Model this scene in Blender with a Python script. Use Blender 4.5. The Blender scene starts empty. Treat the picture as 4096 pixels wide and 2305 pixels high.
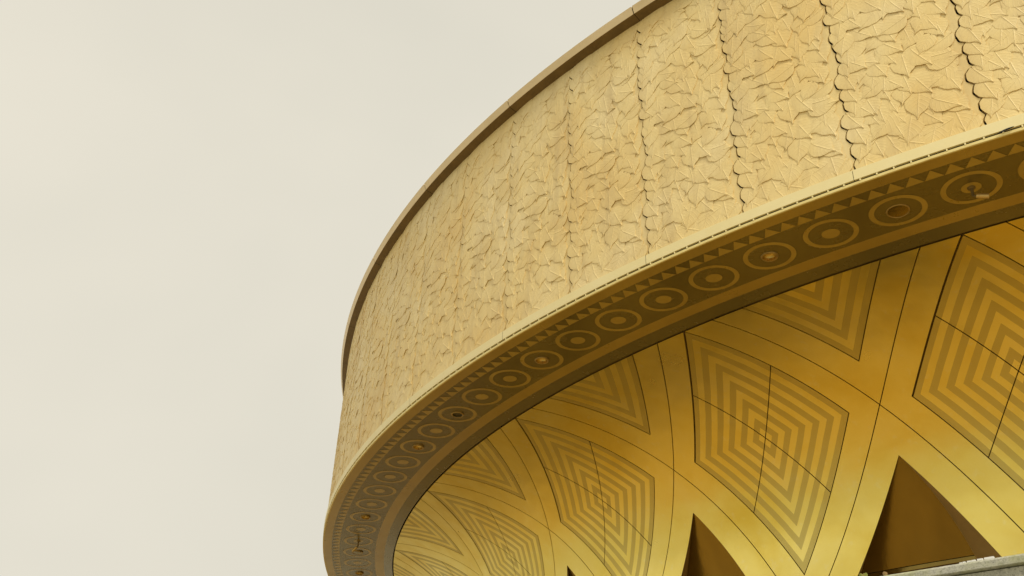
import bpy, bmesh, math, random
from mathutils import Vector, Matrix
import numpy as np
rad = math.radians
SC = bpy.context.scene
COL = SC.collection

# ------------------------------------------------------------------ camera
R = 30.0                                   # drum radius in metres, axis at the origin
EYE = 1.6
CAM_F, PITCH, ROLL = 4124.913, 0.564358, 0.064487
CX, CY = -0.815974 * R, -1.191966 * R
cam_d = bpy.data.cameras.new('camera')
cam_d.sensor_width = 36.0
cam_d.lens = 36.0 * CAM_F / 4096.0
cam_d.clip_end = 3000.0
cam = bpy.data.objects.new('camera', cam_d)
COL.objects.link(cam)
rv = Vector((1, 0, 0)); uv_ = Vector((0, -math.sin(PITCH), math.cos(PITCH))); dv = Vector((0, math.cos(PITCH), math.sin(PITCH)))
ix = math.cos(ROLL) * rv + math.sin(ROLL) * uv_
iy = -math.sin(ROLL) * rv + math.cos(ROLL) * uv_
M = Matrix((ix, iy, -dv)).transposed().to_4x4()
M.translation = Vector((CX, CY, EYE))
cam.matrix_world = M
SC.camera = cam

# ------------------------------------------------------------------ sky, sun, exposure
SUN_TH, SUN_EL = 5.10, rad(46)             # direction the light comes from
sun_dir = Vector((math.cos(SUN_TH) * math.cos(SUN_EL), math.sin(SUN_TH) * math.cos(SUN_EL), math.sin(SUN_EL)))
W = bpy.data.worlds.new('World'); SC.world = W; W.use_nodes = True
nt = W.node_tree; nt.nodes.clear()
N = nt.nodes.new; L = nt.links.new
out = N('ShaderNodeOutputWorld'); bg = N('ShaderNodeBackground'); bg.inputs['Strength'].default_value = 1.0
sky = N('ShaderNodeTexSky'); sky.sky_type = 'NISHITA'; sky.sun_disc = False
sky.sun_elevation = SUN_EL; sky.sun_rotation = math.atan2(sun_dir.x, sun_dir.y); sky.dust_density = 4.0
skm = N('ShaderNodeVectorMath'); skm.operation = 'SCALE'; skm.inputs['Scale'].default_value = 0.05
L(sky.outputs[0], skm.inputs[0])
tc = N('ShaderNodeTexCoord'); mp = N('ShaderNodeMapping'); mp.inputs['Scale'].default_value = (1.0, 1.0, 1.6); mp.inputs['Location'].default_value = (0, 5, 2)
L(tc.outputs['Generated'], mp.inputs['Vector'])
n1 = N('ShaderNodeTexNoise'); n1.inputs['Scale'].default_value = 1.5; n1.inputs['Detail'].default_value = 4.0; n1.inputs['Roughness'].default_value = 0.45; n1.inputs['Distortion'].default_value = 0.3
L(mp.outputs[0], n1.inputs['Vector'])
cr = N('ShaderNodeValToRGB')
cr.color_ramp.elements[0].position = 0.30; cr.color_ramp.elements[0].color = (0.392, 0.374, 0.316, 1)
cr.color_ramp.elements[1].position = 0.70; cr.color_ramp.elements[1].color = (0.464, 0.434, 0.363, 1)
L(n1.outputs['Fac'], cr.inputs[0])
mx = N('ShaderNodeMix'); mx.data_type = 'RGBA'; mx.inputs[0].default_value = 0.94
L(skm.outputs[0], mx.inputs[6]); L(cr.outputs[0], mx.inputs[7])
L(mx.outputs[2], bg.inputs['Color']); L(bg.outputs[0], out.inputs['Surface'])

sd = bpy.data.lights.new('sun', 'SUN'); sd.energy = 1.5; sd.angle = rad(18); sd.color = (1.0, 0.93, 0.78)
sun = bpy.data.objects.new('sun', sd); COL.objects.link(sun)
sun.rotation_euler = (-sun_dir).to_track_quat('-Z', 'Y').to_euler()
vs = SC.view_settings
vs.view_transform = 'Standard'; vs.look = 'None'; vs.gamma = 1.0; vs.exposure = 0.95; vs.use_curve_mapping = False
SC.render.film_transparent = False

# ------------------------------------------------------------------ measured rings (radius, height) in metres
def ring(r, z): return (r * R, EYE + z * R)
T1, T2, T3 = ring(1.01645, .55595), ring(1.01409, .55034), ring(1.01018, .54891)
B0, B1, B2 = ring(1.00573, .35085), ring(1.00534, .34473), ring(1.00459, .34210)
S1, S2, S3, S4, S5 = ring(.99574, .34233), ring(.98723, .34283), ring(.94965, .34528), ring(.93982, .34562), ring(.92919, .34646)
S5FIT = True
TH0 = 3.954648                              # angle of the rib crossing nearest the right of the picture
NB = 32
DN = 2 * math.pi / NB
PAN = 2 * math.pi / 96
RC = (.845289, .161955, .187070, -.054345)
ZC = (.297050, .184727, -.138441, -.060703)
H = .125; H2 = .1359; TS = .375
MED0, DMED = 3.165826, 2 * math.pi / 160
POST0, DPOST = 3.630530, 2 * math.pi / 720
TRI0, DTRI = 3.953875, 2 * math.pi / 618

def prof(t):
    return (sum(c * t ** i for i, c in enumerate(RC)) * R, EYE + sum(c * t ** i for i, c in enumerate(ZC)) * R)
def pnorm(t):
    dr = sum(i * c * t ** (i - 1) for i, c in enumerate(RC) if i); dz = sum(i * c * t ** (i - 1) for i, c in enumerate(ZC) if i)
    l = math.hypot(dr, dz); return dz / l, -dr / l
def V(phi, tau, off=0.0):                   # point of the vault, off > 0 goes behind the visible face
    r, z = prof(tau); nr, nz = pnorm(tau)
    r -= nr * off; z -= nz * off
    th = TH0 + DN * phi
    return (r * math.cos(th), r * math.sin(th), z)
def AB(a, b, off=0.0): return V((a + b) / 2, (a - b) / 2, off)
S5 = prof(TS + .003)
def pol(r, th, z): return (r * math.cos(th), r * math.sin(th), z)

# ------------------------------------------------------------------ materials
def mat(name, rough=.5, metal=0.0, spec=.5):
    m = bpy.data.materials.new(name); m.use_nodes = True
    t = m.node_tree; b = t.nodes['Principled BSDF']
    b.inputs['Roughness'].default_value = rough; b.inputs['Metallic'].default_value = metal
    b.inputs['Specular IOR Level'].default_value = spec
    return m, t, b
def nnode(t, kind, **kw):
    n = t.nodes.new(kind)
    for k, v in kw.items():
        if k in n.inputs: n.inputs[k].default_value = v
        else: setattr(n, k, v)
    return n
def ramp(t, fac, stops):
    n = t.nodes.new('ShaderNodeValToRGB'); e = n.color_ramp.elements
    while len(e) < len(stops): e.new(.5)
    for i, (p, c) in enumerate(stops): e[i].position = p; e[i].color = (*c, 1)
    t.links.new(fac, n.inputs[0]); return n.outputs[0]
def mixc(t, fac, a, b, blend='MIX'):
    n = t.nodes.new('ShaderNodeMix'); n.data_type = 'RGBA'; n.blend_type = blend
    for s, v in ((0, fac), (6, a), (7, b)):
        if hasattr(v, 'links'): t.links.new(v, n.inputs[s])
        else: n.inputs[s].default_value = (*v, 1) if isinstance(v, tuple) else v
    return n.outputs[2]
def math_(t, op, a, b=None, c=None):
    n = t.nodes.new('ShaderNodeMath'); n.operation = op
    for s, v in enumerate((a, b, c)):
        if v is None: continue
        if hasattr(v, 'links'): t.links.new(v, n.inputs[s])
        else: n.inputs[s].default_value = v
    return n.outputs[0]
def coords(t, scale=(1, 1, 1), kind='Object'):
    g = t.nodes.new('ShaderNodeTexCoord'); m = t.nodes.new('ShaderNodeMapping'); m.inputs['Scale'].default_value = scale
    t.links.new(g.outputs[kind], m.inputs['Vector']); return m.outputs[0]
def world_pos(t, scale=(1, 1, 1)):
    g = t.nodes.new('ShaderNodeNewGeometry'); m = t.nodes.new('ShaderNodeMapping'); m.inputs['Scale'].default_value = scale
    t.links.new(g.outputs['Position'], m.inputs['Vector']); return m.outputs[0]
def noise(t, vec, scale, detail=3.0, rough=.5, dist=0.0):
    n = nnode(t, 'ShaderNodeTexNoise'); n.inputs['Scale'].default_value = scale; n.inputs['Detail'].default_value = detail
    n.inputs['Roughness'].default_value = rough; n.inputs['Distortion'].default_value = dist
    t.links.new(vec, n.inputs['Vector']); return n.outputs['Fac']
def bump(t, b, h, strength=.3, dist=.01, normal=None):
    n = t.nodes.new('ShaderNodeBump'); n.inputs['Strength'].default_value = strength; n.inputs['Distance'].default_value = dist
    t.links.new(h, n.inputs['Height'])
    if normal is not None: t.links.new(normal, n.inputs['Normal'])
    t.links.new(n.outputs[0], b.inputs['Normal']); return n.outputs[0]

def leaf_material(veins):
    m, t, b = mat('cast_leaf' if veins else 'cast_panel', .55, 0.0, .4)
    p = world_pos(t); ps = world_pos(t, (1.2, 1.2, .35))
    big = noise(t, p, .55, 4, .6); streak = noise(t, ps, 1.6, 5, .6); fine = noise(t, p, 14, 4, .6)
    c = ramp(t, big, [(.33, (.80, .655, .35)), (.5, (.78, .615, .285)), (.68, (.75, .55, .22))])
    c = mixc(t, math_(t, 'MULTIPLY', ramp(t, streak, [(.48, (0, 0, 0)), (.72, (1, 1, 1))]), .55), c, (.60, .45, .21))
    c = mixc(t, math_(t, 'MULTIPLY', ramp(t, fine, [(.5, (0, 0, 0)), (.8, (1, 1, 1))]), .35), c, (.60, .44, .20))
    drip = noise(t, world_pos(t, (3.2, 3.2, .16)), 1.3, 4, .6)
    c = mixc(t, math_(t, 'MULTIPLY', ramp(t, drip, [(.54, (0, 0, 0)), (.70, (1, 1, 1))]), .38), c, (.52, .39, .19))
    t.links.new(c, b.inputs['Base Color'])
    if veins:
        u = t.nodes.new('ShaderNodeUVMap'); u.uv_map = 'UVMap'; sp = t.nodes.new('ShaderNodeSeparateXYZ'); t.links.new(u.outputs[0], sp.inputs[0])
        ax = math_(t, 'ABSOLUTE', math_(t, 'SUBTRACT', math_(t, 'MULTIPLY', sp.outputs[0], 2.0), 1.0))
        s = math_(t, 'SUBTRACT', math_(t, 'MULTIPLY', sp.outputs[1], 7.0), math_(t, 'MULTIPLY', ax, 2.2))
        pp = math_(t, 'PINGPONG', s, .5)
        vein = math_(t, 'POWER', math_(t, 'MULTIPLY', pp, 2.0), 8.0)
        mid = math_(t, 'POWER', math_(t, 'SUBTRACT', 1.0, ax), 26.0)
        hgt = math_(t, 'ADD', math_(t, 'MULTIPLY', vein, .35), math_(t, 'MULTIPLY', mid, .7))
        hgt = math_(t, 'ADD', hgt, math_(t, 'MULTIPLY', fine, .25))
        bump(t, b, hgt, .45, .014)
    else:
        bump(t, b, fine, .3, .01)
    return m
def plain_noise(name, c0, c1, scale, rough=.5, metal=0.0, spec=.5, bs=.1, bd=.005, stretch=(1, 1, 1)):
    m, t, b = mat(name, rough, metal, spec)
    p = world_pos(t, stretch); n = noise(t, p, scale, 5, .6, .2)
    t.links.new(ramp(t, n, [(.35, c0), (.68, c1)]), b.inputs['Base Color'])
    r = noise(t, p, scale * 2.3, 4, .6)
    t.links.new(math_(t, 'ADD', rough - .08, math_(t, 'MULTIPLY', r, .16)), b.inputs['Roughness'])
    if bs: bump(t, b, noise(t, p, scale * 6, 4, .6), bs, bd)
    return m
def gold_material(striped, name):
    m, t, b = mat(name, .38, .92, .5)
    p = world_pos(t)
    cloud = noise(t, p, .6, 4, .55, .4); spots = noise(t, p, 5, 5, .55); fine = noise(t, p, 30, 2, .5); sm = noise(t, p, 1.7, 3, .5)
    c = ramp(t, cloud, [(.30, (.99, .83, .27)), (.50, (.97, .79, .205)), (.72, (.89, .67, .11))])
    c = mixc(t, math_(t, 'MULTIPLY', ramp(t, spots, [(.60, (0, 0, 0)), (.74, (1, 1, 1))]), .35), c, (.97, .87, .45))
    c = mixc(t, math_(t, 'MULTIPLY', ramp(t, fine, [(.45, (0, 0, 0)), (.8, (1, 1, 1))]), .04), c, (.55, .38, .08))
    rough = math_(t, 'ADD', .17, math_(t, 'MULTIPLY', math_(t, 'ADD', sm, cloud), .15))
    if striped:
        u = t.nodes.new('ShaderNodeUVMap'); u.uv_map = 'UVMap'; sp = t.nodes.new('ShaderNodeSeparateXYZ'); t.links.new(u.outputs[0], sp.inputs[0])
        d = math_(t, 'MAXIMUM', math_(t, 'ABSOLUTE', math_(t, 'SUBTRACT', sp.outputs[0], .5)), math_(t, 'ABSOLUTE', math_(t, 'SUBTRACT', sp.outputs[1], .5)))
        wob = math_(t, 'MULTIPLY', math_(t, 'SUBTRACT', noise(t, p, 3, 2, .5), .5), .004)
        k = math_(t, 'FRACT', math_(t, 'ADD', math_(t, 'MULTIPLY', math_(t, 'ADD', d, wob), 6.0 / (.5 - H)), .0))
        st = math_(t, 'GREATER_THAN', k, .5)
        c = mixc(t, math_(t, 'MULTIPLY', st, .64), c, mixc(t, cloud, (.46, .37, .10), (.55, .45, .17)))
        rough = math_(t, 'ADD', rough, math_(t, 'MULTIPLY', st, .08))
    t.links.new(c, b.inputs['Base Color']); t.links.new(rough, b.inputs['Roughness'])
    bump(t, b, noise(t, p, 1.1, 2, .45), .22, .12)
    return m
def granite_material(name, moss):
    m, t, b = mat(name, .6, 0, .4)
    p = world_pos(t)
    v = t.nodes.new('ShaderNodeTexVoronoi'); v.inputs['Scale'].default_value = 150; t.links.new(p, v.inputs['Vector'])
    g = t.nodes.new('ShaderNodeSeparateColor'); t.links.new(v.outputs['Color'], g.inputs[0])
    c = ramp(t, g.outputs[0], [(.0, (.16, .16, .135)), (.18, (.26, .26, .215)), (.34, (.38, .375, .31)), (.8, (.45, .44, .37))])
    f = noise(t, p, 40, 4, .65)
    c = mixc(t, .35, c, ramp(t, f, [(.35, (.2, .2, .165)), (.65, (.55, .54, .46))]))
    bl = noise(t, p, 6, 4, .6)
    c = mixc(t, math_(t, 'MULTIPLY', ramp(t, bl, [(.42, (0, 0, 0)), (.65, (1, 1, 1))]), moss), c, (.33, .34, .15))
    t.links.new(c, b.inputs['Base Color']); bump(t, b, f, .35, .004)
    return m

M_LEAF = leaf_material(True); M_PANEL = leaf_material(False)
M_DARK = plain_noise('dark_void', (.008, .006, .004), (.014, .010, .006), 3, .8, 0, .2, 0)
M_JOINT = plain_noise('joint_brown', (.11, .07, .02), (.14, .09, .028), 3, .8, 0, .2, 0)
M_CREAM = plain_noise('cream_band', (.86, .76, .43), (.83, .72, .38), 1.5, .45, 0, .4, .05, .004)
M_LIP = plain_noise('cream_lip', (.80, .68, .30), (.72, .58, .23), 4, .5, 0, .4, .2, .006)
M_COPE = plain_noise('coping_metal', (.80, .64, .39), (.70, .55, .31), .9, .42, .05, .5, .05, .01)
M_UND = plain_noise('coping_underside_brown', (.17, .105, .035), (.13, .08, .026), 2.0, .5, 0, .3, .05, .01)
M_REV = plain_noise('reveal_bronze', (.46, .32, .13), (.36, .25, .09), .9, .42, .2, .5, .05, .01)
M_SBR = plain_noise('soffit_ochre', (.45, .31, .064), (.39, .26, .05), .8, .30, .25, .8, .08, .01)
M_SDK = plain_noise('soffit_umber', (.195, .147, .038), (.165, .122, .030), .7, .26, .25, .8, .08, .01)
M_MOT = plain_noise('motif_ochre', (.47, .335, .07), (.41, .28, .055), 2.2, .30, .2, .8, .06, .004)
M_GOLD = gold_material(False, 'gold_sheet'); M_STRIPE = gold_material(True, 'gold_striped_sheet')
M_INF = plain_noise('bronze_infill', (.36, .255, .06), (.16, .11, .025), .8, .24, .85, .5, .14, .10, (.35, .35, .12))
M_BRASS = plain_noise('lamp_brass', (.66, .49, .16), (.56, .40, .11), 8, .28, .9, .5, 0)
M_BRASSD = plain_noise('lamp_brass_dull', (.46, .32, .11), (.36, .25, .08), 8, .42, .5, .5, 0)
M_STEM = plain_noise('spot_stem', (.24, .18, .08), (.17, .125, .05), 10, .45, .5, .5, 0)
M_GREY = plain_noise('spot_metal', (.70, .52, .22), (.55, .40, .15), 10, .35, .6, .5, 0)
M_LENS = plain_noise('lamp_glass', (.09, .07, .02), (.05, .04, .012), 10, .12, 0, .6, 0)
M_GRAN = granite_material('granite', .15); M_GRANM = granite_material('granite_mossy', .6)
M_PAVE = plain_noise('paving', (.42, .28, .08), (.35, .225, .06), .6, .7, 0, .3, .1, .01)
M_GROUND = plain_noise('ground_gravel', (.39, .365, .27), (.33, .31, .22), .25, .8, 0, .3, .1, .01)
M_WHITE = plain_noise('white_plastic', (.80, .80, .78), (.74, .74, .72), 5, .4, 0, .5, 0)
M_ROOF = plain_noise('roof_felt', (.25, .23, .2), (.2, .19, .17), 1, .8)
M_LEAFG = plain_noise('sprout_green', (.20, .24, .035), (.28, .22, .05), 30, .5, 0, .4, 0)
M_LEAFR = plain_noise('sprout_red', (.34, .20, .09), (.26, .19, .06), 30, .5, 0, .4, 0)
M_FEATH = plain_noise('feather_grey', (.012, .011, .010), (.03, .028, .025), 20, .7)
m_, t_, b_ = mat('door_glass', .08, 0, .6); b_.inputs['Base Color'].default_value = (.03, .025, .015, 1); M_GLASS = m_

# ------------------------------------------------------------------ mesh helpers
class MB:
    def __init__(s): s.v = []; s.f = []; s.uv = []; s.has = False
    def grid(s, rows, uvs=None, flip=False):
        o = len(s.v); n = len(rows); k = len(rows[0])
        for r in rows: s.v += r
        if uvs:
            s.has = True
            for r in uvs: s.uv += r
        else: s.uv += [(0, 0)] * (n * k)
        for i in range(n - 1):
            for j in range(k - 1):
                q = (o + i * k + j, o + i * k + j + 1, o + (i + 1) * k + j + 1, o + (i + 1) * k + j)
                s.f.append(q[::-1] if flip else q)
    def poly(s, pts):
        o = len(s.v); s.v += pts; s.uv += [(0, 0)] * len(pts); s.f.append(tuple(range(o, o + len(pts))))
    def box(s, c, ux, uy, uz):              # centre and three half axes
        c = Vector(c); ux, uy, uz = Vector(ux), Vector(uy), Vector(uz)
        p = [[[c + i * ux + j * uy + k * uz for k in (-1, 1)] for j in (-1, 1)] for i in (-1, 1)]
        for a in ((p[0][0][0], p[0][0][1], p[0][1][1], p[0][1][0]), (p[1][0][0], p[1][1][0], p[1][1][1], p[1][0][1]),
                  (p[0][0][0], p[1][0][0], p[1][0][1], p[0][0][1]), (p[0][1][0], p[0][1][1], p[1][1][1], p[1][1][0]),
                  (p[0][0][0], p[0][1][0], p[1][1][0], p[1][0][0]), (p[0][0][1], p[1][0][1], p[1][1][1], p[0][1][1])):
            s.poly([tuple(x) for x in a])
    def mesh(s, name, m, smooth=True, merge=False):
        me = bpy.data.meshes.new(name); me.from_pydata(s.v, [], s.f)
        if s.has:
            l = me.uv_layers.new(name='UVMap')
            for lp in me.loops: l.data[lp.index].uv = s.uv[lp.vertex_index]
        if merge:
            bm = bmesh.new(); bm.from_mesh(me); bmesh.ops.remove_doubles(bm, verts=bm.verts, dist=1e-4); bm.to_mesh(me); bm.free()
        me.materials.append(m)
        if smooth: me.polygons.foreach_set('use_smooth', [True] * len(me.polygons))
        me.update(); return me
def link(name, me, parent=None, mw=None):
    o = bpy.data.objects.new(name, me); COL.objects.link(o)
    if parent: o.parent = parent
    if mw is not None: o.matrix_local = mw
    return o
def empty(name, loc=(0, 0, 0), mw=None):
    o = bpy.data.objects.new(name, None); COL.objects.link(o); o.location = loc
    if mw is not None: o.matrix_world = mw
    o.empty_display_size = .2
    return o
def tag(o, label=None, cat=None, group=None, kind=None):
    for k, v in (('label', label), ('category', cat), ('group', group), ('kind', kind)):
        if v: o[k] = v
    return o
def rotz(a): return Matrix.Rotation(a, 4, 'Z')
def revolve(mb, pts, t0, t1, n, flip=False):
    """profile (r,z) swept round the axis; each profile segment gets vertices of its own (sharp arrises)"""
    ths = [t0 + (t1 - t0) * i / n for i in range(n + 1)]
    for (r0, z0), (r1, z1) in zip(pts[:-1], pts[1:]):
        mb.grid([[pol(r0, t, z0) for t in ths], [pol(r1, t, z1) for t in ths]], flip=flip)

# ------------------------------------------------------------------ setting: ground and podium
mb = MB(); mb.poly([(-900, -900, 0), (900, -900, 0), (900, 900, 0), (-900, 900, 0)])
tag(link('ground', mb.mesh('ground', M_GROUND, False)), kind='structure')
# straight podium wall near the camera: foot of the perpendicular at azimuth WAZ, WD metres away
WAZ, WD = rad(42.5), 6.0
wn = Vector((math.sin(WAZ), math.cos(WAZ), 0)); wt = Vector((math.cos(WAZ), -math.sin(WAZ), 0))
W0 = Vector((CX, CY, 0)) + wn * WD
WTOP = EYE + .3274 * WD
POD = WTOP - .42
pod = []                                     # round terrace, cut straight along the parapet
dmax = -W0.dot(wn) - .3
for i in range(160):
    p = Vector((38 * math.cos(2 * math.pi * i / 160), 38 * math.sin(2 * math.pi * i / 160), 0))
    q = -p.dot(wn)
    if q > dmax: p += wn * (q - dmax)
    pod.append(p)
mb = MB(); mb.poly([(p.x, p.y, POD) for p in pod])
for a, b in zip(pod, pod[1:] + pod[:1]):
    mb.poly([(a.x, a.y, 0), (b.x, b.y, 0), (b.x, b.y, POD), (a.x, a.y, POD)])
tag(link('terrace', mb.mesh('terrace', M_PAVE, False)), kind='structure')

# ------------------------------------------------------------------ the rotunda
B = empty('rotunda_building', (0, 0, POD))
tag(B, 'round building with gold leaf-relief drum, patterned soffit and diamond-lattice vault', 'building')
BI = Matrix.Translation((0, 0, -POD))
def part(name, me, parent=None, mw=Matrix.Identity(4)):
    if parent is None or parent is B: return link(name, me, B, BI @ mw)
    return link(name, me, parent, mw)

def lin2(a, b, n): return [a + (b - a) * i / n for i in range(n + 1)]
FULL = (TH0, TH0 + 2 * math.pi)
# shell behind the cast panels, all the way round, and roof
mb = MB(); revolve(mb, [(29.98, B0[1] - .165), (29.98, T3[1] + .1)], *FULL, 256)
part('wall_core', mb.mesh('wall_core', M_DARK))
mb = MB(); mb.poly([pol(T1[0] - .4, TH0 + 2 * math.pi * i / 128, T1[1] - .05) for i in range(128)])
part('roof', mb.mesh('roof', M_ROOF, False))
# coping: segments two panels long
cop = []
g = .012 / R
mb = MB(); e = 1e-9
prof_c = [(T1[0] - .5, T1[1]), T1, T2, (T2[0] - .004, T2[1])]
prof_u = [(T2[0] - .004, T2[1] + .001), (T3[0] - .10, T3[1])]
revolve(mb, prof_c, TH0 + PAN + g, TH0 + 3 * PAN - g, 12)
for tt, fl in ((TH0 + PAN + g, 0), (TH0 + 3 * PAN - g, 1)):
    q = [pol(r, tt, z) for r, z in prof_c]; mb.poly(q[::-1] if fl else q)
me_c = mb.mesh('coping_segment', M_COPE)
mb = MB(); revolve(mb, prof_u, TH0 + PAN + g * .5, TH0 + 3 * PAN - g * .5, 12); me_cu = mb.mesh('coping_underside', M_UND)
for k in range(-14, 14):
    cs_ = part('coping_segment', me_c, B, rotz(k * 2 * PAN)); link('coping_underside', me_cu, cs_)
mb = MB(); revolve(mb, prof_c + prof_u, TH0 + 29 * PAN, TH0 + (96 - 27) * PAN, 96)
part('coping_far_side', mb.mesh('coping_far_side', M_COPE))
mb = MB(); revolve(mb, [(r - .02, z + (.02 if i == 3 else -.0)) for i, (r, z) in enumerate([(T1[0] - .5, T1[1]), T1, T2, (T3[0] - .10, T3[1])])], *FULL, 256)
part('coping_core', mb.mesh('coping_core', M_DARK))
# cream band
prof_b = [(B0[0] - .18, B0[1]), B0, B1, (B1[0] - .04, B1[1] + .002)]
mb = MB(); gb = .004 / R
revolve(mb, prof_b, TH0 + PAN + gb, TH0 + 3 * PAN - gb, 12)
me_b = mb.mesh('cream_band', M_CREAM)
for k in range(-12, 10): part('cream_band', me_b, B, rotz(k * 2 * PAN))
mb = MB(); revolve(mb, prof_b, TH0 + 21 * PAN, TH0 + (96 - 23) * PAN, 120)
part('cream_band_far_side', mb.mesh('cream_band_far_side', M_CREAM))
# slit, lip and little posts
SL = .038
mb = MB(); revolve(mb, [(29.84, B1[1] + .012), (29.84, B1[1] - SL - .001)], *FULL, 360)
mb.grid([[pol(r, t, B1[1] + .006) for t in lin2(FULL[0], FULL[1], 360)] for r in (B1[0] - .04, 29.83)])
part('slit_back', mb.mesh('slit_back', M_DARK))  # near-black colour puts in the shade of the slit's depth
mb = MB(); revolve(mb, [(29.82, B1[1] - SL), (B2[0] + .012, B1[1] - SL), (B2[0] + .010, B2[1] - .004), (B2[0] + .002, B2[1] - .009), (B2[0] - .008, B2[1] - .006), (B2[0] - .03, B2[1])], *FULL, 360)
part('lip', mb.mesh('lip', M_LIP))
mb = MB()
for i in range(-90, 90):
    th = POST0 + DPOST * i
    er = Vector((math.cos(th), math.sin(th), 0)); et = Vector((-math.sin(th), math.cos(th), 0))
    mb.box(Vector(pol(B1[0] - .045, th, B1[1] - SL / 2 + .0)), er * .04, et * .011, Vector((0, 0, SL / 2 + .002)))
tag(part('slit_posts', mb.mesh('slit_posts', M_CREAM, False)), kind='stuff')

# ---------------------------------------------------------- cast leaf panels
Z0, ZT = B0[1] - .02, T3[1] + .03
PW = PAN * 30.14; PH = ZT - Z0
rng = random.Random(11)
RB = 30.10
def wall_r(v): return RB + .10 * v / PH
GAP = .030
def leaf_mesh(seed):
    rg = random.Random(seed)
    us = [-1, -.70, -.36, -.12, -.055, 0, .055, .12, .36, .70, 1]; nt_ = 14
    ph = [rg.uniform(0, 6.28) for _ in range(4)]; fold = rg.uniform(.007, .011); cur = rg.uniform(-.004, .006); tipb = rg.uniform(-.09, .09)
    P = []; U = []
    for i in range(nt_ + 1):
        t = i / nt_
        w = .5 * (1 - (1 - min(t / .34, 1)) ** 2.2) ** .5 if t < .34 else .5 * max(0, math.cos((t - .34) / .66 * math.pi / 2)) ** 1.45
        if t > .72: w *= 1 - .30 * math.sin((t - .72) / .28 * math.pi)
        w = max(w, .010 if i else .06)
        row = []; ur = []
        for u in us:
            au = abs(u)
            ww = w * (1 + (.03 * math.sin(t * 24 + ph[0 if u < 0 else 1]) if au == 1 else 0))
            x = u * ww + tipb * t * t
            y = .5 - t + .14 * math.sin(min(1, au * 1.1) * math.pi * .62) * max(0, 1 - t * 2.0) ** 1.5
            z = fold * (1 - au ** 2.4) + (.006 if u == 0 else 0) + .002 * math.sin(5 * t + ph[2] + 2.0 * u) + cur * t * t
            row.append((x, y, z)); ur.append(((u + 1) / 2, t))
        P.append(row); U.append(ur)
    m = MB(); m.grid(P, U, flip=True)
    border = [r[0] for r in P] + P[-1][1:] + [r[-1] for r in P[::-1]][1:] + P[0][::-1][1:]
    m.grid([border, [(x * .955, y * .955, z - .03) for x, y, z in border]], [[(.0, .5)] * len(border)] * 2)
    m.outline = [(x, y) for x, y, z in border]
    return m
LEAVES = [leaf_mesh(100 + i) for i in range(8)]
LMESH = [m.mesh('leaf', M_LEAF) for m in LEAVES]
def outline(i, u, v, s, rot):
    c, sn = math.cos(rot), math.sin(rot)
    return [(u + s * (.84 * x * c - y * sn), v + s * (.84 * x * sn + y * c)) for x, y in LEAVES[i].outline]
layout = []
NW = 700; VA, VB = -.6, PH + .6
wl_ = [9.0] * (NW + 1)
v = .06
while v < PH - .16:                           # the leaves whose outlines make the seam
    s = rng.uniform(.34, .50); i = rng.randrange(8); rot = rng.uniform(-.35, .65)
    u = s * .36 + .045 * math.sin(v * 1.05 + .6) - .03 * v / PH + rng.uniform(-.055, .055)
    layout.append((i, u, v, s, rot, rng.uniform(.016, .020), -.018, 0.0))
    o = outline(i, u, v, s, rot)
    for (u0, v0), (u1, v1) in zip(o, o[1:] + o[:1]):
        k0, k1 = sorted(((v0 - VA) / (VB - VA) * NW, (v1 - VA) / (VB - VA) * NW))
        for k in range(max(0, math.ceil(k0)), min(NW, int(k1)) + 1):
            f = 0 if abs(v1 - v0) < 1e-9 else (VA + (VB - VA) * k / NW - v0) / (v1 - v0)
            wl_[k] = min(wl_[k], u0 + (u1 - u0) * f)
    v += s * rng.uniform(.42, .80)
nedge = len(layout)
def wave(v):
    x = min(max((v - VA) / (VB - VA) * NW, 0), NW - .001); k = int(x)
    a, b = wl_[k], wl_[k + 1]
    if a > 8: a = 0.0
    if b > 8: b = a
    return a + (b - a) * (x - k)
mb = MB(); nv = 420; nu = 9
rows = []
for i in range(nv + 1):
    v = PH * i / nv
    u0, u1 = wave(v) + .006, PW + wave(v) - GAP
    rows.append([pol(wall_r(v), TH0 + (u0 + (u1 - u0) * j / nu) / 30.14, Z0 + v) for j in range(nu + 1)])
mb.grid(rows)
for j in (0, nu):                            # returns of the slab at both joints
    a = [r[j] for r in rows]; b = [(x * (1 - .085 / RB), y * (1 - .085 / RB), z) for x, y, z in a]
    mb.grid([a, b], flip=(j == 0))
me_panel = mb.mesh('wall_panel', M_PANEL)
du, dvv = .255, .265
row = 0; v = .08
while v < PH + .2:
    off = (row % 2) * du * .5
    k = 0
    while True:
        u = .24 + off + k * du; k += 1
        if u > PW - .10: break
        uu = u + rng.uniform(-.09, .09); vv = v + rng.uniform(-.10, .10)
        s = rng.uniform(.38, .56); i = rng.randrange(8)
        r = rng.gauss(0, .52)
        if rng.random() < .14: r += rng.choice((-1, 1)) * .75
        for _ in range(3):
            o = outline(i, uu, vv, s, r)
            hi_ = max(p - (PW + wave(q) - GAP) for p, q in o); lo_ = min(p - wave(q) - .03 for p, q in o)
            if hi_ > 0: uu -= hi_
            elif lo_ < 0: uu -= lo_
        low = min(q for p, q in o)
        if low < -.13: vv += -.13 - low
        hgh = max(q for p, q in o)
        if hgh > PH + .08: vv -= hgh - PH - .08
        layout.append((i, uu, vv, s, r, rng.uniform(.006, .016) + (.006 if rng.random() < .15 else 0), -.017, 0.0))
    v += dvv; row += 1
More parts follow.
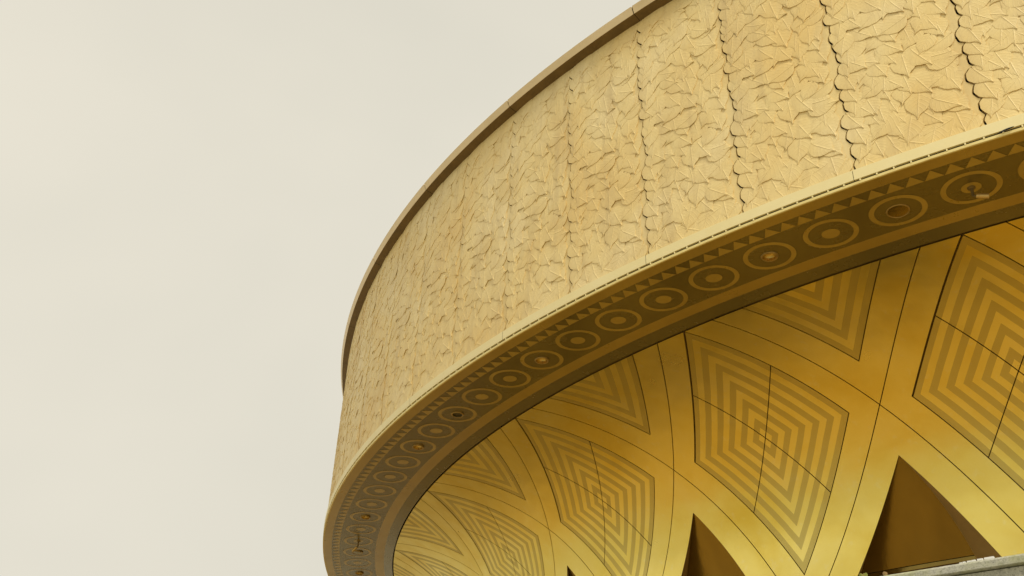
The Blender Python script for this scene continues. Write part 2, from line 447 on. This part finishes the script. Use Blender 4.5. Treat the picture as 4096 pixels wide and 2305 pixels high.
def leaf_matrix(e):
    i, u, v, s, rot, w0, tilt, roll = e
    th = TH0 + u / 30.14
    er = Vector((math.cos(th), math.sin(th), 0)); et = Vector((-math.sin(th), math.cos(th), 0)); ez = Vector((0, 0, 1))
    base = Matrix((et, ez, er)).transposed().to_4x4()
    loc = Vector(pol(wall_r(v) + w0, th, Z0 + v))
    return Matrix.Translation(loc) @ base @ Matrix.Rotation(tilt, 4, 'X') @ Matrix.Rotation(roll, 4, 'Y') @ Matrix.Rotation(rot, 4, 'Z') @ Matrix.Diagonal((s * .84, s, s, 1))
LMAT = [leaf_matrix(e) for e in layout]
PANELS = list(range(-15, 9))
CAMP = Vector((CX, CY, EYE)); MI = M.inverted()
score = []
for k in PANELS:
    rk = rotz(k * PAN)
    for i, m in enumerate(LMAT):
        wpt = (rk @ m).translation
        c = MI @ wpt
        if c.z >= 0: continue
        x = c.x / -c.z * CAM_F; y = c.y / -c.z * CAM_F
        nrm = Vector((wpt.x, wpt.y, 0)).normalized(); d = CAMP - wpt
        if abs(x) > 2040 or abs(y) > 1145: continue
        score.append((-(d.normalized().dot(nrm)) / d.length_squared * layout[i][3] ** 2, k, i))
score.sort()
single = {(k, i) for _, k, i in score[:300]}
vv_, ff_, uu_ = [], [], []
vo = 0
arr = [(np.array(m.v), np.array(m.f), np.array(m.uv)) for m in LEAVES]
for k in PANELS:
    rk = rotz(k * PAN)
    po = part('wall_panel', me_panel, B, rk)
    for i, m in enumerate(LMAT):
        if (k, i) in single:
            link('leaf', LMESH[layout[i][0]], po, m)
        else:
            a, f, u = arr[layout[i][0]]; mm = np.array(rk @ m)
            vv_.append(a @ mm[:3, :3].T + mm[:3, 3]); ff_.append(f + vo); uu_.append(u); vo += len(a)
vv_ = np.concatenate(vv_); ff_ = np.concatenate(ff_); uu_ = np.concatenate(uu_)
me = bpy.data.meshes.new('leaf_relief')
me.vertices.add(len(vv_)); me.vertices.foreach_set('co', vv_.ravel().astype(np.float32))
me.loops.add(ff_.size); me.loops.foreach_set('vertex_index', ff_.ravel().astype(np.int32))
me.polygons.add(len(ff_)); me.polygons.foreach_set('loop_start', np.arange(0, ff_.size, 4, dtype=np.int32))
me.polygons.foreach_set('use_smooth', np.ones(len(ff_), dtype=bool))
me.update(calc_edges=True)
ul = me.uv_layers.new(name='UVMap'); ul.data.foreach_set('uv', uu_[ff_.ravel()].ravel().astype(np.float32))
me.materials.append(M_LEAF)
tag(part('leaf_relief', me), kind='stuff')
mb = MB(); revolve(mb, [(RB, Z0), (RB + .1, ZT)], TH0 + 9 * PAN, TH0 + (96 - 15) * PAN, 160)
part('wall_far_side', mb.mesh('wall_far_side', M_PANEL))

# ---------------------------------------------------------- soffit
def sof_z(r):
    for (r0, z0), (r1, z1) in ((B2, S1), (S1, S2), (S2, S3), (S3, S4), (S4, S5)):
        if r1 <= r <= r0: return z0 + (z1 - z0) * (r0 - r) / (r0 - r1)
    return S5[1]
SB = (B2[0] - .03, B2[1])
SOF = None; RM_ = .96843 * R
for nm, a, b, m in (('soffit', S2, S3, M_SDK), ('outer_ochre_band', SB, S1, M_SBR), ('triangle_band', S1, S2, M_SDK), ('inner_ochre_band', S3, S4, M_SBR), ('inner_umber_band', S4, S5, M_SDK)):
    mb = MB()
    if nm == 'soffit':
        for k in range(160):
            tc_ = MED0 + DMED * k
            if (k % 5 == 0) or k % 20 == 12:
                n = 64; inn = []; outr = []
                for i in range(n + 1):
                    an = 2 * math.pi * i / n; ca, sa = math.cos(an), math.sin(an)
                    x, y = RM_ + .117 * ca, .117 * sa
                    rr = math.hypot(x, y); inn.append(pol(rr, tc_ + math.atan2(y, x), sof_z(rr)))
                    f = min((a[0] - RM_ if ca > 0 else RM_ - b[0]) / max(abs(ca), 1e-6), (DMED / 2 * RM_) / max(abs(sa), 1e-6))
                    rr = RM_ + f * ca; rr = min(max(rr, b[0]), a[0]); outr.append(pol(rr, tc_ + min(max(f * sa / RM_, -DMED / 2), DMED / 2), sof_z(rr)))
                mb.grid([outr, inn])
            else: revolve(mb, [a, b], tc_ - DMED / 2, tc_ + DMED / 2, 4)
    else: revolve(mb, [a, b], *FULL, 512)
    o = part(nm, mb.mesh(nm, m))
    if SOF is None: SOF = o
SOFI = Matrix.Identity(4)
mb = MB(); e = .004; n = 4
r0, r1 = S1[0] - .006, S2[0] + .006
rows = []
for i in range(n + 1):
    r = r0 + (r1 - r0) * i / n; wd = DTRI * .5 * (i / n) * .97
    rows.append([pol(r, TRI0 + s * wd, sof_z(r) - e) for s in (-1, -.33, .33, 1)])
mb.grid(rows)
me_tri = mb.mesh('triangle_motif', M_MOT)
for k in range(-94, 26): link('triangle_motif', me_tri, SOF, rotz(k * DTRI))
RM = .96843 * R
def disc_rows(ra, rb, n=56, e=.004):
    rows = []
    for q in (ra, rb):
        rr = []
        for i in range(n + 1):
            a = 2 * math.pi * i / n
            x, y = RM + q * math.cos(a), q * math.sin(a)
            r = math.hypot(x, y); th = MED0 + math.atan2(y, x)
            rr.append(pol(r, th, sof_z(r) - e))
        rows.append(rr)
    return rows
mb = MB(); mb.grid(disc_rows(.455, .370)); me_ring = mb.mesh('medallion_ring', M_MOT)
mb = MB(); mb.grid(disc_rows(.150, .001)); me_dot = mb.mesh('medallion_dot', M_MOT)
FIX = {}
for k in range(-4, 29):
    m20 = k % 20
    link('medallion_ring', me_ring, SOF, rotz(k * DMED))
    kind = 'down' if k % 5 == 0 else 'cap' if m20 == 2 else 'spot' if m20 == 3 else 'glass' if m20 == 12 else 'dot'
    FIX[k] = kind
    if kind in ('dot', 'spot'): link('medallion_dot', me_dot, SOF, rotz(k * DMED))

# ---------------------------------------------------------- lattice vault
GP = .0023; TH_ = .045
def lin(a, b, n): return [a + (b - a) * i / n for i in range(n + 1)]
def strip(mb, f0, f1, n, along, acr=(0, 1), uvf=None):
    pass
def patch(mb, fa, n, m_, off=0.0, uvc=None):
    """fa(s,t)->(a,b) over the unit square"""
    rows = []; uvs = []
    for i in range(n + 1):
        rr = []; ur = []
        for j in range(m_ + 1):
            a, b = fa(i / n, j / m_); rr.append(AB(a, b, off)); ur.append((a - uvc[0] + .5, b - uvc[1] + .5) if uvc else (0, 0))
        rows.append(rr); uvs.append(ur)
    mb.grid(rows, uvs)
def orient(mb):
    """make faces look to the visible (down / outward) side: flip those that look up or inward"""
    for i, f in enumerate(mb.f):
        p = [Vector(mb.v[j]) for j in f[:4]]
        nrm = (p[1] - p[0]).cross(p[2] - p[0])
        if nrm.length < 1e-12 and len(p) > 3: nrm = (p[2] - p[0]).cross(p[3] - p[0])
        c = sum(p, Vector()) / len(p); er = Vector((c.x, c.y, 0)).normalized()
        if nrm.dot(er * .5 + Vector((0, 0, -1))) < 0: mb.f[i] = f[::-1]
def piece(name, m, tops, edges, uvc=None, thick=TH_):
    mb = MB()
    for fa, n, k in tops: patch(mb, fa, n, k, 0.0, uvc)
    orient(mb)
    me0 = mb
    for pts in edges:                        # side walls of the sheet
        rows = [[AB(a, b, 0) for a, b in pts], [AB(a, b, thick) for a, b in pts]]
        me0.grid(rows, [[(.5, .5)] * len(pts)] * 2 if uvc is None else [[(a - uvc[0] + .5, b - uvc[1] + .5) for a, b in pts]] * 2)
    bm = bmesh.new(); me = me0.mesh(name, m)
    return me
def seg(p, q, n=16): return [(p[0] + (q[0] - p[0]) * i / n, p[1] + (q[1] - p[1]) * i / n) for i in range(n + 1)]
h = H; gq = GP
TOPC = 2 * TS - .004                         # a-b limit at the soffit edge
# diamond frame: cell a,b in (-1,0)
def ur(s, t): a = -h + gq + (h - 2 * gq) * t; b0 = max(-1 + gq, a - TOPC); return (a, b0 + (-gq - b0) * s)
def ul(s, t): b = -1 + gq + (h - 2 * gq) * t; a1 = min(-gq, b + TOPC); return (-1 + gq + (a1 + 1 - gq) * s, b)
def ll(s, t): return (-1 + gq + (h - 2 * gq) * t, -1 + h - gq + (1 - h) * s)
def lr(s, t): return (-1 + h - gq + (1 - 2 * h + 2 * gq) * s, -h + gq + (h - 2 * gq) * t)
inner = [(-1 + h - gq, -1 + h - gq), (-1 + h - gq, -h + gq), (-h + gq, -h + gq)]
fr_edges = [seg((-gq, -1 + .27), (-gq, -gq)), seg((-1 + gq, -gq), (-gq, -gq)), seg((-1 + gq, -1 + gq), (-1 + gq, -gq)), seg((-1 + gq, -1 + gq), (-.27, -1 + gq)),
            seg((-h + gq, -1 + h + .01), (-h + gq, -h + gq)), seg((-1 + h - gq, -h + gq), (-h + gq, -h + gq)), seg((-1 + h - gq, -1 + h - gq), (-1 + h - gq, -h + gq)), seg((-1 + h - gq, -1 + h - gq), (-h - .01, -1 + h - gq))]
ll_ = lambda s, t: (-1 + gq + (h - 2 * gq) * t, -1 + h - gq + (1 - h + gq - gq) * s)
me_frame = piece('lattice_frame', M_GOLD, [(ur, 28, 4), (ul, 28, 4), (ll_, 28, 4), (lr, 24, 4)], fr_edges)
# four striped panels of the diamond
def quad(a0, a1, b0, b1, uvc, name, clip=False):
    def fa(s, t):
        a = a0 + (a1 - a0) * s; b = b0 + (b1 - b0) * t; return (a, b)
    ed = [seg((a0, b0), (a0, b1)), seg((a1, b0), (a1, b1)), seg((a0, b0), (a1, b0)), seg((a0, b1), (a1, b1))]
    return piece(name, M_STRIPE, [(fa, 16, 16)], ed, uvc)
lo, mi, hi = -1 + h + gq, -.5, -h - gq
me_q = [quad(a0, a1, b0, b1, (-.5, -.5), 'diamond_panel') for a0, a1 in ((lo, mi - gq), (mi + gq, hi)) for b0, b1 in ((lo + .004, mi - gq), (mi + gq, hi))]
# half diamond hanging from the soffit: cell a in (0,1), b in (-1,0), tau < TS
def tri_f(s, t):                             # s from the soffit edge to the apex
    lim = TOPC; a0, b0 = h + gq, -h - gq
    e = lim - (a0 - b0)
    d = e * (1 - s)
    return (a0 + d * t, b0 - d * (1 - t))
ap = (h + gq, -h - gq); eT = TOPC - 2 * (h + gq)
me_half = piece('half_diamond_panel', M_STRIPE, [(tri_f, 24, 24)], [seg(ap, (ap[0] + eT, ap[1])), seg(ap, (ap[0], ap[1] - eT))], (.5, -.5))
def v1(s, t): b = -h + gq + (h - 2 * gq) * t; a1 = b + TOPC; return (gq + (a1 - gq) * s, b)
def v2(s, t): a = gq + (h - 2 * gq) * t; b0 = a - TOPC; return (a, b0 + (-h + gq - b0) * s)
me_vee = piece('half_diamond_frame', M_GOLD, [(v1, 26, 4), (v2, 26, 4)], [seg((gq, -gq), (TOPC - gq, -gq)), seg((gq, -gq), (gq, -TOPC + gq)), seg((h - gq, -h + gq), (TOPC - h, -h + gq)), seg((h - gq, -h + gq), (h - gq, -TOPC + h))])
# legs round the opening: cell a in (-1,0), b in (0,1)
h2 = H2
def o1(s, t): a = -h2 + (h2 - gq) * t; b1 = 1 + a; return (a, gq + (b1 - gq) * s)
def o2(s, t): b = gq + (h2 - gq) * t; a0 = -1 + b; return (a0 + (-h2 - a0) * s, b)
REV = lambda tau: .03 + max(0, -tau - H2) * 1.6 + max(0, -tau - H2) ** 2 * 5.0
def SH(q, z=0): return -.66 * q / (25.0 * DN)         # the recess is cut askew: inner edge shifted along the ring
def reveal(mb, pts):
    rows = []
    for f in (0, .35, .7, 1.0):
        rows.append([V((a + b) / 2 + SH(REV((a - b) / 2) * f), (a - b) / 2, REV((a - b) / 2) * f) for a, b in pts])
    mb.grid(rows)
me_leg = piece('leg_frame', M_GOLD, [(o1, 28, 4), (o2, 28, 4)], [seg((-gq, gq), (-gq, 1 - gq)), seg((-gq, gq), (-1 + gq, gq))])
mb = MB(); reveal(mb, seg((-h2, h2), (-h2, 1 - h2), 28)); reveal(mb, seg((-h2, h2), (-1 + h2, h2), 28))
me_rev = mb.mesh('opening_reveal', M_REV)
TL = -.372                                   # underside of the infill
mb = MB(); rows = []
for i in range(25):
    t = -h2 + (TL + h2) * i / 24; w = (-t - h2) + .004
    rows.append([V(-w + 2 * w * j / 12 + SH(REV(t)), t, REV(t) - .004) for j in range(13)])
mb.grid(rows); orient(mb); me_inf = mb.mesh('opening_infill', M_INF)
wl = -TL - h2
mb = MB(); rl, zl = prof(TL); nr, nz = pnorm(TL); rl -= nr * REV(TL); zl -= nz * REV(TL)
rows = [[pol(r, TH0 + DN * p, z) for p in lin(-wl - .08 + SH(REV(TL)), wl + .10 + SH(REV(TL)), 10)] for r, z in ((rl - .35, zl + .1), (rl - .02, zl + .02), (rl - .02, zl - .08), (rl - .12, zl - .10), (rl - .12, zl - .32), (rl - .5, zl - .34))]
for x, y in zip(rows[:-1], rows[1:]): mb.grid([x, y])
me_lin = mb.mesh('lintel_beam', M_INF, False)
mb = MB(); mb.grid([[pol(rl - .3, TH0 + DN * p, z) for p in lin(-.42, .42, 8)] for z in (POD, zl - .3)])
me_gl = mb.mesh('entrance_glazing', M_GLASS)
# pier under the crossing of two legs
rp, zp = prof(-.5)
mb = MB(); hp = h2 * 1.0
ring_ = [pol(rp, TH0 + DN * (.5 + p), 0) for p in lin(-hp, hp, 6)] + [pol(rp - 1.0, TH0 + DN * (.5 + p), 0) for p in lin(hp, -hp, 6)]
ring_.append(ring_[0])
for a, b in zip(ring_[:-1], ring_[1:]): mb.poly([(a[0], a[1], POD), (b[0], b[1], POD), (b[0], b[1], zp + .0), (a[0], a[1], zp + .0)])
me_pier = mb.mesh('pier', M_GOLD, False)
# dark backing seen through the open joints
ov = .012
def bk1(s, t):
    a = -1 - ov + (1 + 2 * ov) * s; b0 = max(-1 - ov, a - TOPC); return (a, b0 + (ov - b0) * t)
def bk2(s, t):
    a = TOPC * s; return (a, (a - TOPC) * (1 - t))
mb = MB(); patch(mb, bk1, 24, 24, TH_ + .01); patch(mb, bk2, 16, 16, TH_ + .012); me_back = mb.mesh('joint_backing', M_JOINT)
BAYS = list(range(-7, 4))
for k in range(-7, 25):
    rk = rotz(k * DN)
    fr = part('lattice_frame', me_frame, B, rk)
    part('half_diamond_frame', me_vee, B, rk); part('leg_frame', me_leg, B, rk)
    part('joint_backing', me_back, B, rk)
    if k <= 4 :
        for q in me_q: link('diamond_panel', q, fr, Matrix.Identity(4))
        part('half_diamond_panel', me_half, B, rk)
        part('opening_reveal', me_rev, B, rk); part('opening_infill', me_inf, B, rk); part('lintel_beam', me_lin, B, rk)
        part('entrance_glazing', me_gl, B, rk); part('pier', me_pier, B, rk)
mb = MB(); revolve(mb, [(22.2, POD), (22.2, zl + .3), (24.0, 12.3), (27.95, 12.3)], *FULL, 128)
part('inner_core', mb.mesh('inner_core', M_INF))

# ------------------------------------------------------------------ lamps on the soffit
def lathe(mb, pts, n=32):
    ths = [2 * math.pi * i / n for i in range(n + 1)]
    for (r0, z0), (r1, z1) in zip(pts[:-1], pts[1:]):
        mb.grid([[(r0 * math.cos(t), r0 * math.sin(t), z0) for t in ths], [(r1 * math.cos(t), r1 * math.sin(t), z1) for t in ths]])
def tube(mb, p, q, ra, rb, n=20, caps=(True, True)):
    p, q = Vector(p), Vector(q); d = (q - p).normalized()
    x = d.orthogonal().normalized(); y = d.cross(x)
    A = [[tuple(c + r * (math.cos(2 * math.pi * i / n) * x + math.sin(2 * math.pi * i / n) * y)) for i in range(n + 1)] for c, r in ((p, ra), (q, rb))]
    mb.grid(A)
    if caps[0]: mb.poly(A[0][:-1])
    if caps[1]: mb.poly(A[1][:-1][::-1])
mb = MB(); lathe(mb, [(.150, .000), (.150, -.016), (.144, -.026), (.128, -.030), (.116, -.024)]); me_trim = mb.mesh('trim_ring', M_BRASSD)
mb = MB(); lathe(mb, [(.117, -.024), (.1165, .0), (.110, .028), (.094, .055), (.068, .075), (.035, .085), (.0005, .087)]); me_cup = mb.mesh('reflector', M_BRASS)
me_cup.polygons.foreach_set('use_smooth', [True] * len(me_cup.polygons))
mb = MB(); lathe(mb, [(.117, -.024), (.1165, .004), (.0005, .008)]); me_len = mb.mesh('lens', M_LENS)
mb = MB(); lathe(mb, [(.185, .000), (.185, -.012), (.178, -.020), (.166, -.020), (.162, -.012)]); me_capr = mb.mesh('rim', M_BRASSD)
mb = MB(); lathe(mb, [(.163, -.012), (.12, -.015), (.06, -.017), (.0005, -.018)]); me_capd = mb.mesh('cover_plate', M_INF)
def med_frame(k):
    th = MED0 + DMED * k
    er = Vector((math.cos(th), math.sin(th), 0)); et = Vector((-math.sin(th), math.cos(th), 0))
    m = Matrix((er, et, Vector((0, 0, 1)))).transposed().to_4x4(); m.translation = Vector(pol(RM, th, sof_z(RM) - .001)); return m
order = {20: 'nearest the right edge of the picture', 15: 'in the middle of the soffit, sixth ring left of the right-hand one', 10: 'on the left half of the soffit, two rings below the dark lens',
         5: 'near the tight left bend of the soffit', 0: 'at the bottom edge of the picture on the left bend'}
dl = {20: 'round brass downlight in a soffit ring, two rings left of the flat round cover plate',
      15: 'round brass downlight in a soffit ring at the middle of the curving soffit',
      10: 'round brass downlight in a soffit ring, second ring below the dark lens light',
      5: 'small brass downlight on the left bend, two rings above the left spotlight',
      0: 'lowest brass downlight on the left bend, at the bottom edge of the photo'}
for k, lab in dl.items():
    o = empty('downlight', mw=med_frame(k)); tag(o, lab, 'downlight', 'downlights in the soffit rings')
    link('trim_ring', me_trim, o); link('reflector', me_cup, o)
o = empty('downlight', mw=med_frame(12)); tag(o, 'dark round downlight with a flat olive lens, left half of the soffit', 'downlight', 'downlights in the soffit rings')
link('trim_ring', me_trim, o); link('lens', me_len, o)
for k, lab in ((22, 'flat round bronze cover plate in the soffit ring left of the right spotlight'), (2, 'flat round cover plate on the left bend just below the left spotlight')):
    o = empty('ceiling_cover', mw=med_frame(k)); tag(o, lab, 'cover plate', 'round cover plates in the soffit rings')
    link('rim', me_capr, o); link('cover_plate', me_capd, o)
def spotlight(k, d, lab):
    o = empty('spotlight', mw=med_frame(k) @ Matrix.Scale(1.0, 4)); tag(o, lab, 'spotlight', 'adjustable spotlights under the soffit')
    mb = MB(); lathe(mb, [(.062, 0), (.062, -.016), (.045, -.022), (.030, -.030), (.0005, -.030)], 24); link('base_flange', mb.mesh('base_flange', M_STEM), o)
    mb = MB(); tube(mb, (0, 0, -.02), (0, 0, -.16), .026, .022, 20); tube(mb, (0, 0, -.16), (0, 0, -.175), .02, .02, 14); link('stem', mb.mesh('stem', M_STEM), o)
    d = Vector(d).normalized(); p = Vector((0, 0, -.165))
    mb = MB(); tube(mb, p, p + d * .07, .016, .018, 14); link('knuckle', mb.mesh('knuckle', M_STEM), o)
    a, b = p + d * .045, p + d * .225
    mb = MB(); tube(mb, a, a + d * .035, .037, .039, 24, (True, False)); tube(mb, a + d * .035, a + d * .04, .039, .036, 24, (False, False)); tube(mb, a + d * .04, a + d * .044, .036, .040, 24, (False, False))
    tube(mb, a + d * .044, b, .040, .042, 24, (False, False)); tube(mb, b, b - d * .003, .042, .036, 24, (False, False)); tube(mb, b - d * .003, b - d * .06, .036, .034, 24, (False, False))
    hd = link('lamp_head', mb.mesh('lamp_head', M_GREY), o)
    mb = MB(); tube(mb, b - d * .05, b - d * .045, .0355, .0355, 20); link('lens', mb.mesh('lens', M_LENS), hd)
    return o
# local axes: x outwards, y along the ring (to the right in the picture), z up
spotlight(23, (-.20, .93, -.24), 'brass cylinder spotlight pointing right, under the largest soffit ring at upper right')
spotlight(3, (.62, -.45, -.62), 'dark little spotlight aimed down-left, on the left bend of the soffit')

# ------------------------------------------------------------------ feather caught in the slit
th = 4.0945
er = Vector((math.cos(th), math.sin(th), 0)); et = Vector((-math.sin(th), math.cos(th), 0)); ez = Vector((0, 0, 1))
fo = Vector(pol(B1[0] + .012, th, B1[1] - .02))
mb = MB(); rows = []
for i in range(13):
    s = i / 12; w = .017 * math.sin(math.pi * min(1, .08 + s * .9)) ** .7
    c = et * (-.10 + .21 * s) + ez * (-.012 + .030 * s) + er * (.01 * math.sin(3 * s))
    rows.append([tuple(c + ez * w * q + er * (.012 * (1 - q * q) - .006)) for q in (-1, -.5, 0, .5, 1)])
mb.grid(rows); tube(mb, et * -.16 + ez * -.03, et * -.10 + ez * -.012, .0022, .003, 6)
o = link('feather', mb.mesh('feather', M_FEATH)); o.location = fo
tag(o, 'dark grey feather stuck in the slit below the cream band', 'feather')

# ------------------------------------------------------------------ granite parapet
PP = empty('parapet_wall', (W0.x, W0.y, 0)); tag(PP, 'grey speckled granite parapet with overhanging coping in the bottom right corner', 'wall')
def wp(s, d, z): return tuple(wt * s + wn * d + Vector((0, 0, z)))
cz = WTOP
SEGL = 1.62
s0 = -0.92 - SEGL * 5
def cope_mesh(l):
    pts = [(.34, cz - .07), (.34, cz - .004), (.336, cz), (.022, cz), (.0, cz - .016), (-.002, cz - .052), (.004, cz - .056), (.05, cz - .058), (.34, cz - .07)]
    mb = MB()
    for (d0, z0), (d1, z1) in zip(pts[:-1], pts[1:]):
        mb.grid([[wp(0, d0, z0), wp(l * .5, d0, z0), wp(l, d0, z0)], [wp(0, d1, z1), wp(l * .5, d1, z1), wp(l, d1, z1)]])
    for s in (0, l): mb.poly([wp(s, d, z) for d, z in pts[:-1]])
    return mb.mesh('coping_stone', M_GRANM, False)
me_cs = cope_mesh(SEGL - .008)
def blk(l, zb, zt_):
    mb = MB(); c = Vector(wp(l / 2, .17, (zb + zt_) / 2)); mb.box(c, wt * l / 2, wn * .14, Vector((0, 0, (zt_ - zb) / 2))); return mb.mesh('wall_block', M_GRAN, False)
me_wb = [blk(SEGL - .008, cz - .062 - .6 * (i + 1) + .008, cz - .064 - .6 * i) for i in range(6)]
for i in range(11):
    loc = Matrix.Translation(wt * (s0 + i * SEGL))
    link('coping_stone', me_cs, PP, loc)
    for j, b in enumerate(me_wb):
        if cz - .6 * (j + 1) > -.3: link('wall_block', b, PP, Matrix.Translation(wt * (s0 + i * SEGL + (SEGL / 2 if j % 2 else 0))))
mb = MB(); mb.box(Vector(wp(0, .19, (cz - .1) / 2)), wt * SEGL * 5.4, wn * .10, Vector((0, 0, (cz - .1) / 2))); link('mortar_core', mb.mesh('mortar_core', M_DARK, False), PP)
def on_ray(x, y, d):                         # where the sight line through a photo pixel meets the plane d metres behind the wall's face
    X = (x - 2048) / CAM_F; Y = (1152.5 - y) / CAM_F
    v = ix * X + iy * Y + dv
    s = (WD + d) / v.dot(wn); return CAMP + v * s
# white plastic strip lying along the back of the coping
DS = .032
st = empty('white_strip', tuple(W0 + wn * DS + Vector((0, 0, cz)))); tag(st, 'broken white plastic strip lying on top of the granite coping', 'plastic strip')
for xa, xb, ytop in ((3838, 3849, 2249.0), (3851, 3862, 2244.8), (3868, 3884, 2240.5), (3886, 3902, 2236.8), (3908, 3931, 2231.0), (3936, 3975, 2223.5)):
    pa_, pb_ = on_ray(xa, ytop, DS), on_ray(xb, ytop, DS); sa_, sb_ = (pa_ - W0).dot(wt), (pb_ - W0).dot(wt)
    hh = max(.005, ((pa_.z + pb_.z) / 2 - cz) * .55)
    mb = MB(); mb.box(wt * ((sa_ + sb_) / 2) + Vector((0, 0, hh / 2 + .0008)), wt * (sb_ - sa_) / 2, wn * .008, Vector((0, 0, hh / 2))); link('strip_piece', mb.mesh('strip_piece', M_WHITE, False), st)
# two little sprouts on the coping
def sprout(x, y, hgt, m, lab, blades, seed):
    p = on_ray(x, y, .03); rg = random.Random(seed)
    base = Vector((p.x, p.y, cz - .002))
    e = empty('sprout', tuple(base)); tag(e, lab, 'plant', 'sprouts growing on the granite coping')
    top = max(.02, p.z - cz)
    for q in range(blades):
        mb = MB(); rows = []; lean = rg.uniform(-.5, .5) if blades > 1 else .1; yw = rg.uniform(-.6, .6); sz = hgt * rg.uniform(.75, 1.05)
        for i in range(9):
            s = i / 8; w = sz * .42 * math.sin(math.pi * min(1, s * .93 + .03)) ** .8
            c = wt * (lean * sz * s * .9) + wn * (yw * sz * .3 * s) + Vector((0, 0, sz * s))
            rows.append([tuple(c + wt * w * u + wn * (.25 * w * u * u + .1 * w * yw)) for u in (-1, -.5, 0, .5, 1)])
        mb.grid(rows); link('leaf_blade', mb.mesh('leaf_blade', m), e)
    mb = MB(); tube(mb, (0, 0, -.004), (0, 0, hgt * .3), .0025, .002, 8); link('stem', mb.mesh('stem', M_LEAFR), e)
sprout(3540, 2285, .034, M_LEAFR, 'reddish sprout growing on the left end of the visible granite coping', 4, 3)
sprout(3452, 2298, .040, M_LEAFG, 'yellow-green sprout at the bottom edge of the photo, left of the reddish one', 4, 5)
